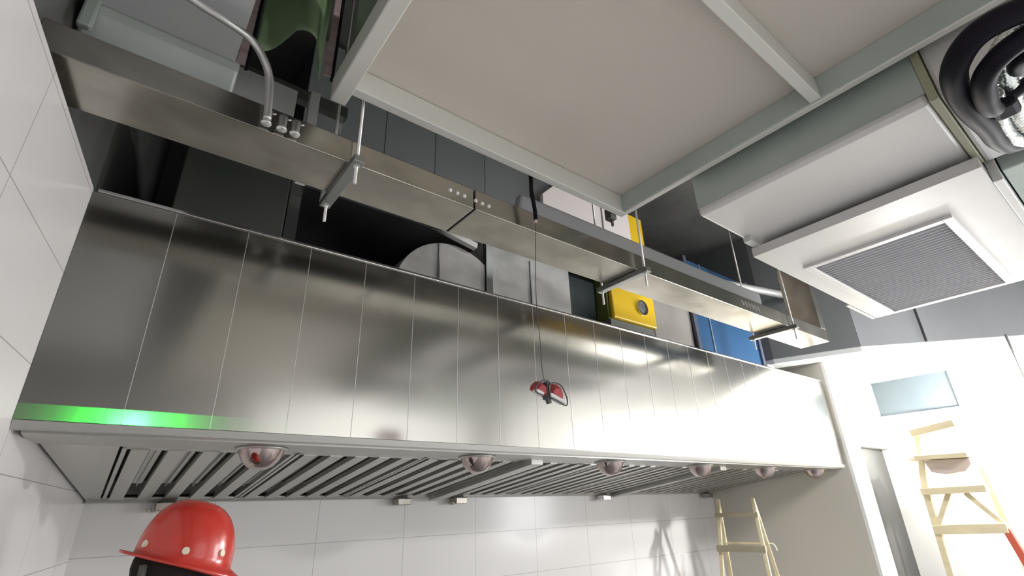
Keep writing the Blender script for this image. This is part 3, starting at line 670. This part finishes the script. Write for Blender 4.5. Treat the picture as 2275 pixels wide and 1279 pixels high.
A_ = [bm.verts.new(Q(y, z, 4.86)) for y, z in prof]; B_ = [bm.verts.new(Q(y, z, 5.05)) for y, z in prof]
bm.faces.new(A_); bm.faces.new(B_[::-1])
for k in range(6): bm.faces.new((A_[k], A_[(k + 1) % 6], B_[(k + 1) % 6], B_[k]))
obj('tray', bm, mat('pinkish_tray', (0.62, 0.52, 0.46), 0.6), l2, bevel=0.006)
bm = BM(); bar(bm, Q(1.005, 1.755), Q(1.112, 1.575), 0.03, 0.03); obj('brace', bm, WOOD, l2); bm = BM(); bar(bm, Q(0.925, 1.755), Q(0.802, 1.585), 0.03, 0.03); obj('brace', bm, WOOD, l2)
bm = BM(); bar(bm, Q(0.80, 1.56), (4.9, 0.66, 0.0), 0.05, 0.04, (0, 1, 0)); obj('red_leg', bm, REDPAINT, l2, bevel=0.003)['label'] = 'red painted leg'
bm = BM(); bar(bm, (5.2, 1.02, 2.02), (5.2, 0.90, 0.0), 0.03, 0.03, (0, 1, 0)); obj('rear_leg', bm, WOOD, l2)
bm = BM(); bar(bm, (5.2, 1.37, 2.02), (5.2, 1.45, 0.0), 0.03, 0.03, (0, 1, 0)); obj('rear_leg', bm, WOOD, l2)
bm = BM(); bar(bm, (4.92, 1.19, 2.001), (5.21, 1.19, 2.001), 0.34, 0.02); obj('platform', bm, WOOD, l2)

# ------------------------------------------------------------------ person in the red helmet
HX, HY = 0.235, 1.70
per = thing('person', 'person in a red safety helmet standing under the left end of the hood', 'person', (HX, HY, 0))
me = bpy.data.meshes.new('body')
J = {  # joint: (position, radius)
    'pel': ((0.215, 1.70, 0.92), (0.16, 0.12)), 'bel': ((0.21, 1.70, 1.08), (0.15, 0.115)), 'che': ((0.215, 1.70, 1.27), (0.165, 0.12)), 'shc': ((0.225, 1.70, 1.38), (0.13, 0.10)),
    'nec': ((0.235, 1.70, 1.455), (0.058, 0.058)), 'jaw': ((0.25, 1.70, 1.535), (0.072, 0.075)), 'crn': ((0.245, 1.70, 1.625), (0.088, 0.078)), 'top': ((0.24, 1.70, 1.70), (0.06, 0.055)),
    'shl': ((0.215, 1.87, 1.37), (0.065, 0.065)), 'ell': ((0.20, 1.93, 1.09), (0.048, 0.048)), 'wrl': ((0.27, 1.92, 0.86), (0.034, 0.03)), 'hal': ((0.29, 1.915, 0.79), (0.042, 0.022)),
    'shr': ((0.215, 1.53, 1.37), (0.065, 0.065)), 'elr': ((0.20, 1.47, 1.09), (0.048, 0.048)), 'wrr': ((0.27, 1.48, 0.86), (0.034, 0.03)), 'har': ((0.29, 1.485, 0.79), (0.042, 0.022)),
    'hil': ((0.215, 1.79, 0.86), (0.10, 0.10)), 'knl': ((0.235, 1.80, 0.48), (0.065, 0.065)), 'anl': ((0.20, 1.81, 0.09), (0.045, 0.045)), 'tol': ((0.34, 1.83, 0.04), (0.045, 0.035)),
    'hir': ((0.215, 1.61, 0.86), (0.10, 0.10)), 'knr': ((0.235, 1.60, 0.48), (0.065, 0.065)), 'anr': ((0.20, 1.59, 0.09), (0.045, 0.045)), 'tor': ((0.34, 1.57, 0.04), (0.045, 0.035))}
names = list(J); idx = {n: i for i, n in enumerate(names)}
ed = [('pel', 'bel'), ('bel', 'che'), ('che', 'shc'), ('shc', 'nec'), ('nec', 'jaw'), ('jaw', 'crn'), ('crn', 'top'), ('shc', 'shl'), ('shl', 'ell'), ('ell', 'wrl'), ('wrl', 'hal'), ('shc', 'shr'), ('shr', 'elr'), ('elr', 'wrr'), ('wrr', 'har'),
      ('pel', 'hil'), ('hil', 'knl'), ('knl', 'anl'), ('anl', 'tol'), ('pel', 'hir'), ('hir', 'knr'), ('knr', 'anr'), ('anr', 'tor')]
pts = [Vector(J[n][0]) - Vector((HX, HY, 0)) for n in names]; rad = [J[n][1] for n in names]; eds = [(idx[a], idx[b]) for a, b in ed]
for side, s in (('l', 1), ('r', -1)):                            # five fingers on each hand
    h0 = idx['ha' + side]; base = pts[h0]
    for dx, dy, ln in ((0.030, 0.0, 0.075), (0.010, 0.0, 0.085), (-0.010, 0.0, 0.08), (-0.028, 0.0, 0.062), (0.040, -0.02 * s, 0.045)):
        a = base + Vector((dx, dy, -0.02 if ln > 0.05 else 0.02)); b = a + Vector((0.008, 0, -ln * 0.55)); c = b + Vector((0.012, -0.01 * s, -ln * 0.5))
        i0 = len(pts); pts += [a, b, c]; rad += [(0.011, 0.011), (0.0095, 0.0095), (0.008, 0.008)]; eds += [(h0, i0), (i0, i0 + 1), (i0 + 1, i0 + 2)]
me.from_pydata([tuple(p) for p in pts], eds, [])
body = bpy.data.objects.new('body', me); C.objects.link(body); body.parent = per
sk = body.modifiers.new('skin', 'SKIN'); sk.use_smooth_shade = True
for i, sv in enumerate(me.skin_vertices[0].data):
    sv.radius = rad[i]; sv.use_root = (i == 0)
sb = body.modifiers.new('smooth', 'SUBSURF'); sb.levels = 2; sb.render_levels = 2
me.materials.append(SKIN)
def shell(name, prof, m, seg=28, sy=0.75):
    """clothing: stacked elliptical rings (x, y, z, rx, ry)"""
    bm = BM(); rings = []
    for (x, y, z, rx, ry) in prof:
        rings.append([bm.verts.new((x + rx * math.cos(2 * math.pi * k / seg), y + ry * math.sin(2 * math.pi * k / seg), z)) for k in range(seg)])
    for a, c in zip(rings, rings[1:]):
        for k in range(seg): f = bm.faces.new((a[k], a[(k + 1) % seg], c[(k + 1) % seg], c[k])); f.smooth = True
    bm.faces.new(rings[0][::-1])
    return obj(name, bm, m, per)
shell('jacket', [(0.215, 1.70, 0.84, 0.15, 0.20), (0.213, 1.70, 1.0, 0.145, 0.195), (0.213, 1.70, 1.2, 0.15, 0.205), (0.215, 1.70, 1.33, 0.14, 0.215), (0.222, 1.70, 1.42, 0.10, 0.15), (0.232, 1.70, 1.465, 0.072, 0.078), (0.236, 1.70, 1.51, 0.076, 0.080)], CLOTH)
for s in (1, -1):
    bm = BM(); tube(bm, catmull([(0.215, 1.70 + 0.15 * s, 1.385), (0.212, 1.70 + 0.19 * s, 1.30), (0.20, 1.70 + 0.23 * s, 1.09), (0.24, 1.70 + 0.226 * s, 0.95), (0.268, 1.70 + 0.222 * s, 0.875)], 6), 0.07, 16, radii=[0.078 - 0.0012 * i for i in range(25)]); obj('sleeve', bm, CLOTH, per)
    bm = BM(); tube(bm, [(0.215, 1.70 + 0.085 * s, 0.93), (0.225, 1.70 + 0.095 * s, 0.7), (0.235, 1.70 + 0.10 * s, 0.48), (0.21, 1.70 + 0.11 * s, 0.12)], 0.1, 18, radii=[0.125, 0.105, 0.085, 0.07]); obj('trouser_leg', bm, TROUSER, per)
    bm = BM(); bmesh.ops.create_uvsphere(bm, u_segments=16, v_segments=10, radius=1.0); bmesh.ops.scale(bm, verts=bm.verts, vec=(0.15, 0.055, 0.06)); bmesh.ops.translate(bm, verts=bm.verts, vec=(0.26, 1.70 + 0.12 * s, 0.06)); obj('shoe', bm, BLACK, per)
    bm = BM(); bmesh.ops.create_uvsphere(bm, u_segments=10, v_segments=8, radius=1.0); bmesh.ops.scale(bm, verts=bm.verts, vec=(0.020, 0.009, 0.032)); bmesh.ops.translate(bm, verts=bm.verts, vec=(0.225, 1.70 + 0.088 * s, 1.575)); obj('ear', bm, SKIN, per)
    bm = BM(); bmesh.ops.create_uvsphere(bm, u_segments=10, v_segments=8, radius=0.011); bmesh.ops.translate(bm, verts=bm.verts, vec=(0.322, 1.70 + 0.032 * s, 1.588)); obj('eye', bm, BLACK, per)
bm = BM(); bmesh.ops.create_cone(bm, cap_ends=True, segments=8, radius1=0.017, radius2=0.006, depth=0.045); bmesh.ops.rotate(bm, verts=bm.verts, cent=(0, 0, 0), matrix=Matrix.Rotation(math.radians(-20), 3, 'Y')); bmesh.ops.translate(bm, verts=bm.verts, vec=(0.332, 1.70, 1.562)); obj('nose', bm, SKIN, per, bevel=0.004)
bm = BM(); tube(bm, catmull([(0.312, 1.676, 1.528), (0.322, 1.70, 1.530), (0.312, 1.724, 1.528)]), 0.006, 8); obj('mouth', bm, mat('lips', (0.35, 0.14, 0.11), 0.5), per)
bm = BM(); bmesh.ops.create_uvsphere(bm, u_segments=24, v_segments=14, radius=1.0); bmesh.ops.scale(bm, verts=bm.verts, vec=(0.105, 0.092, 0.085)); bmesh.ops.translate(bm, verts=bm.verts, vec=(0.228, 1.70, 1.645)); obj('hair', bm, HAIR, per)
# helmet: domed shell, tilted forward, wider brim in front
hel = thing('safety_helmet', 'red plastic safety helmet with cream vents on the person', 'helmet', (0.235, 1.70, 1.655))
def helm(prof_fn, nz=14, seg=48):
    bm = BM(); rings = []
    for z, fx in prof_fn:
        ring = []
        for k in range(seg):
            a = 2 * math.pi * k / seg; ring.append(bm.verts.new(fx(a, z)))
        rings.append(ring)
    for a, c in zip(rings, rings[1:]):
        for k in range(seg): f = bm.faces.new((a[k], a[(k + 1) % seg], c[(k + 1) % seg], c[k])); f.smooth = True
    f = bm.faces.new(rings[-1]); f.smooth = True
    return bm
TILT = Matrix.Rotation(math.radians(13), 3, 'Y'); HC = Vector((0.235, 1.70, 1.655))
def dome(a, t):
    rx, ry, rz_ = 0.116, 0.100, 0.142
    s = math.cos(t) ** 0.72
    p = Vector((rx * s * math.cos(a) - 0.012 * math.sin(t), ry * s * math.sin(a), rz_ * math.sin(t))); return HC + TILT @ p
def brim(a, k):
    ext = (0.012 + 0.026 * max(0, math.cos(a)) ** 1.5 + 0.018 * max(0, -math.cos(a)) ** 3) * k
    p = Vector(((0.116 + ext) * math.cos(a), (0.100 + ext * 0.8) * math.sin(a), -0.010 * k - 0.012 * k * max(0, math.cos(a)) + 0.012 * k * max(0, -math.cos(a)))); return HC + TILT @ p
prof = [(1.0, lambda a, z: brim(a, z)), (0.5, lambda a, z: brim(a, z)), (0.0, lambda a, z: dome(a, 0.0))] + [(t, lambda a, z: dome(a, z)) for t in [math.pi / 2 * i / 12 for i in range(1, 12)] + [1.55]]
hs = obj('helmet_shell', helm(prof), HELMET, hel); so = hs.modifiers.new('thickness', 'SOLIDIFY'); so.thickness = 0.006; so.offset = -1
for ang, t, in ((-152, 0.16), (-98, 0.16), (-52, 0.22)):
    p = dome(math.radians(ang), t); n = (p - HC); n.normalize()
    bm = BM(); tube(bm, [p - n * 0.004, p + n * 0.003], 0.0085, 14, False); obj('vent_plug', bm, VENT, hel)
bm = BM(); tube(bm, catmull([HC + Vector((-0.09, -0.06, 0.0)), HC + Vector((-0.085, -0.065, -0.05)), HC + Vector((-0.04, -0.07, -0.11))]), 0.009, 8); obj('chin_strap', bm, STRAP, hel)

# ------------------------------------------------------------------ green laser level standing off behind the photographer
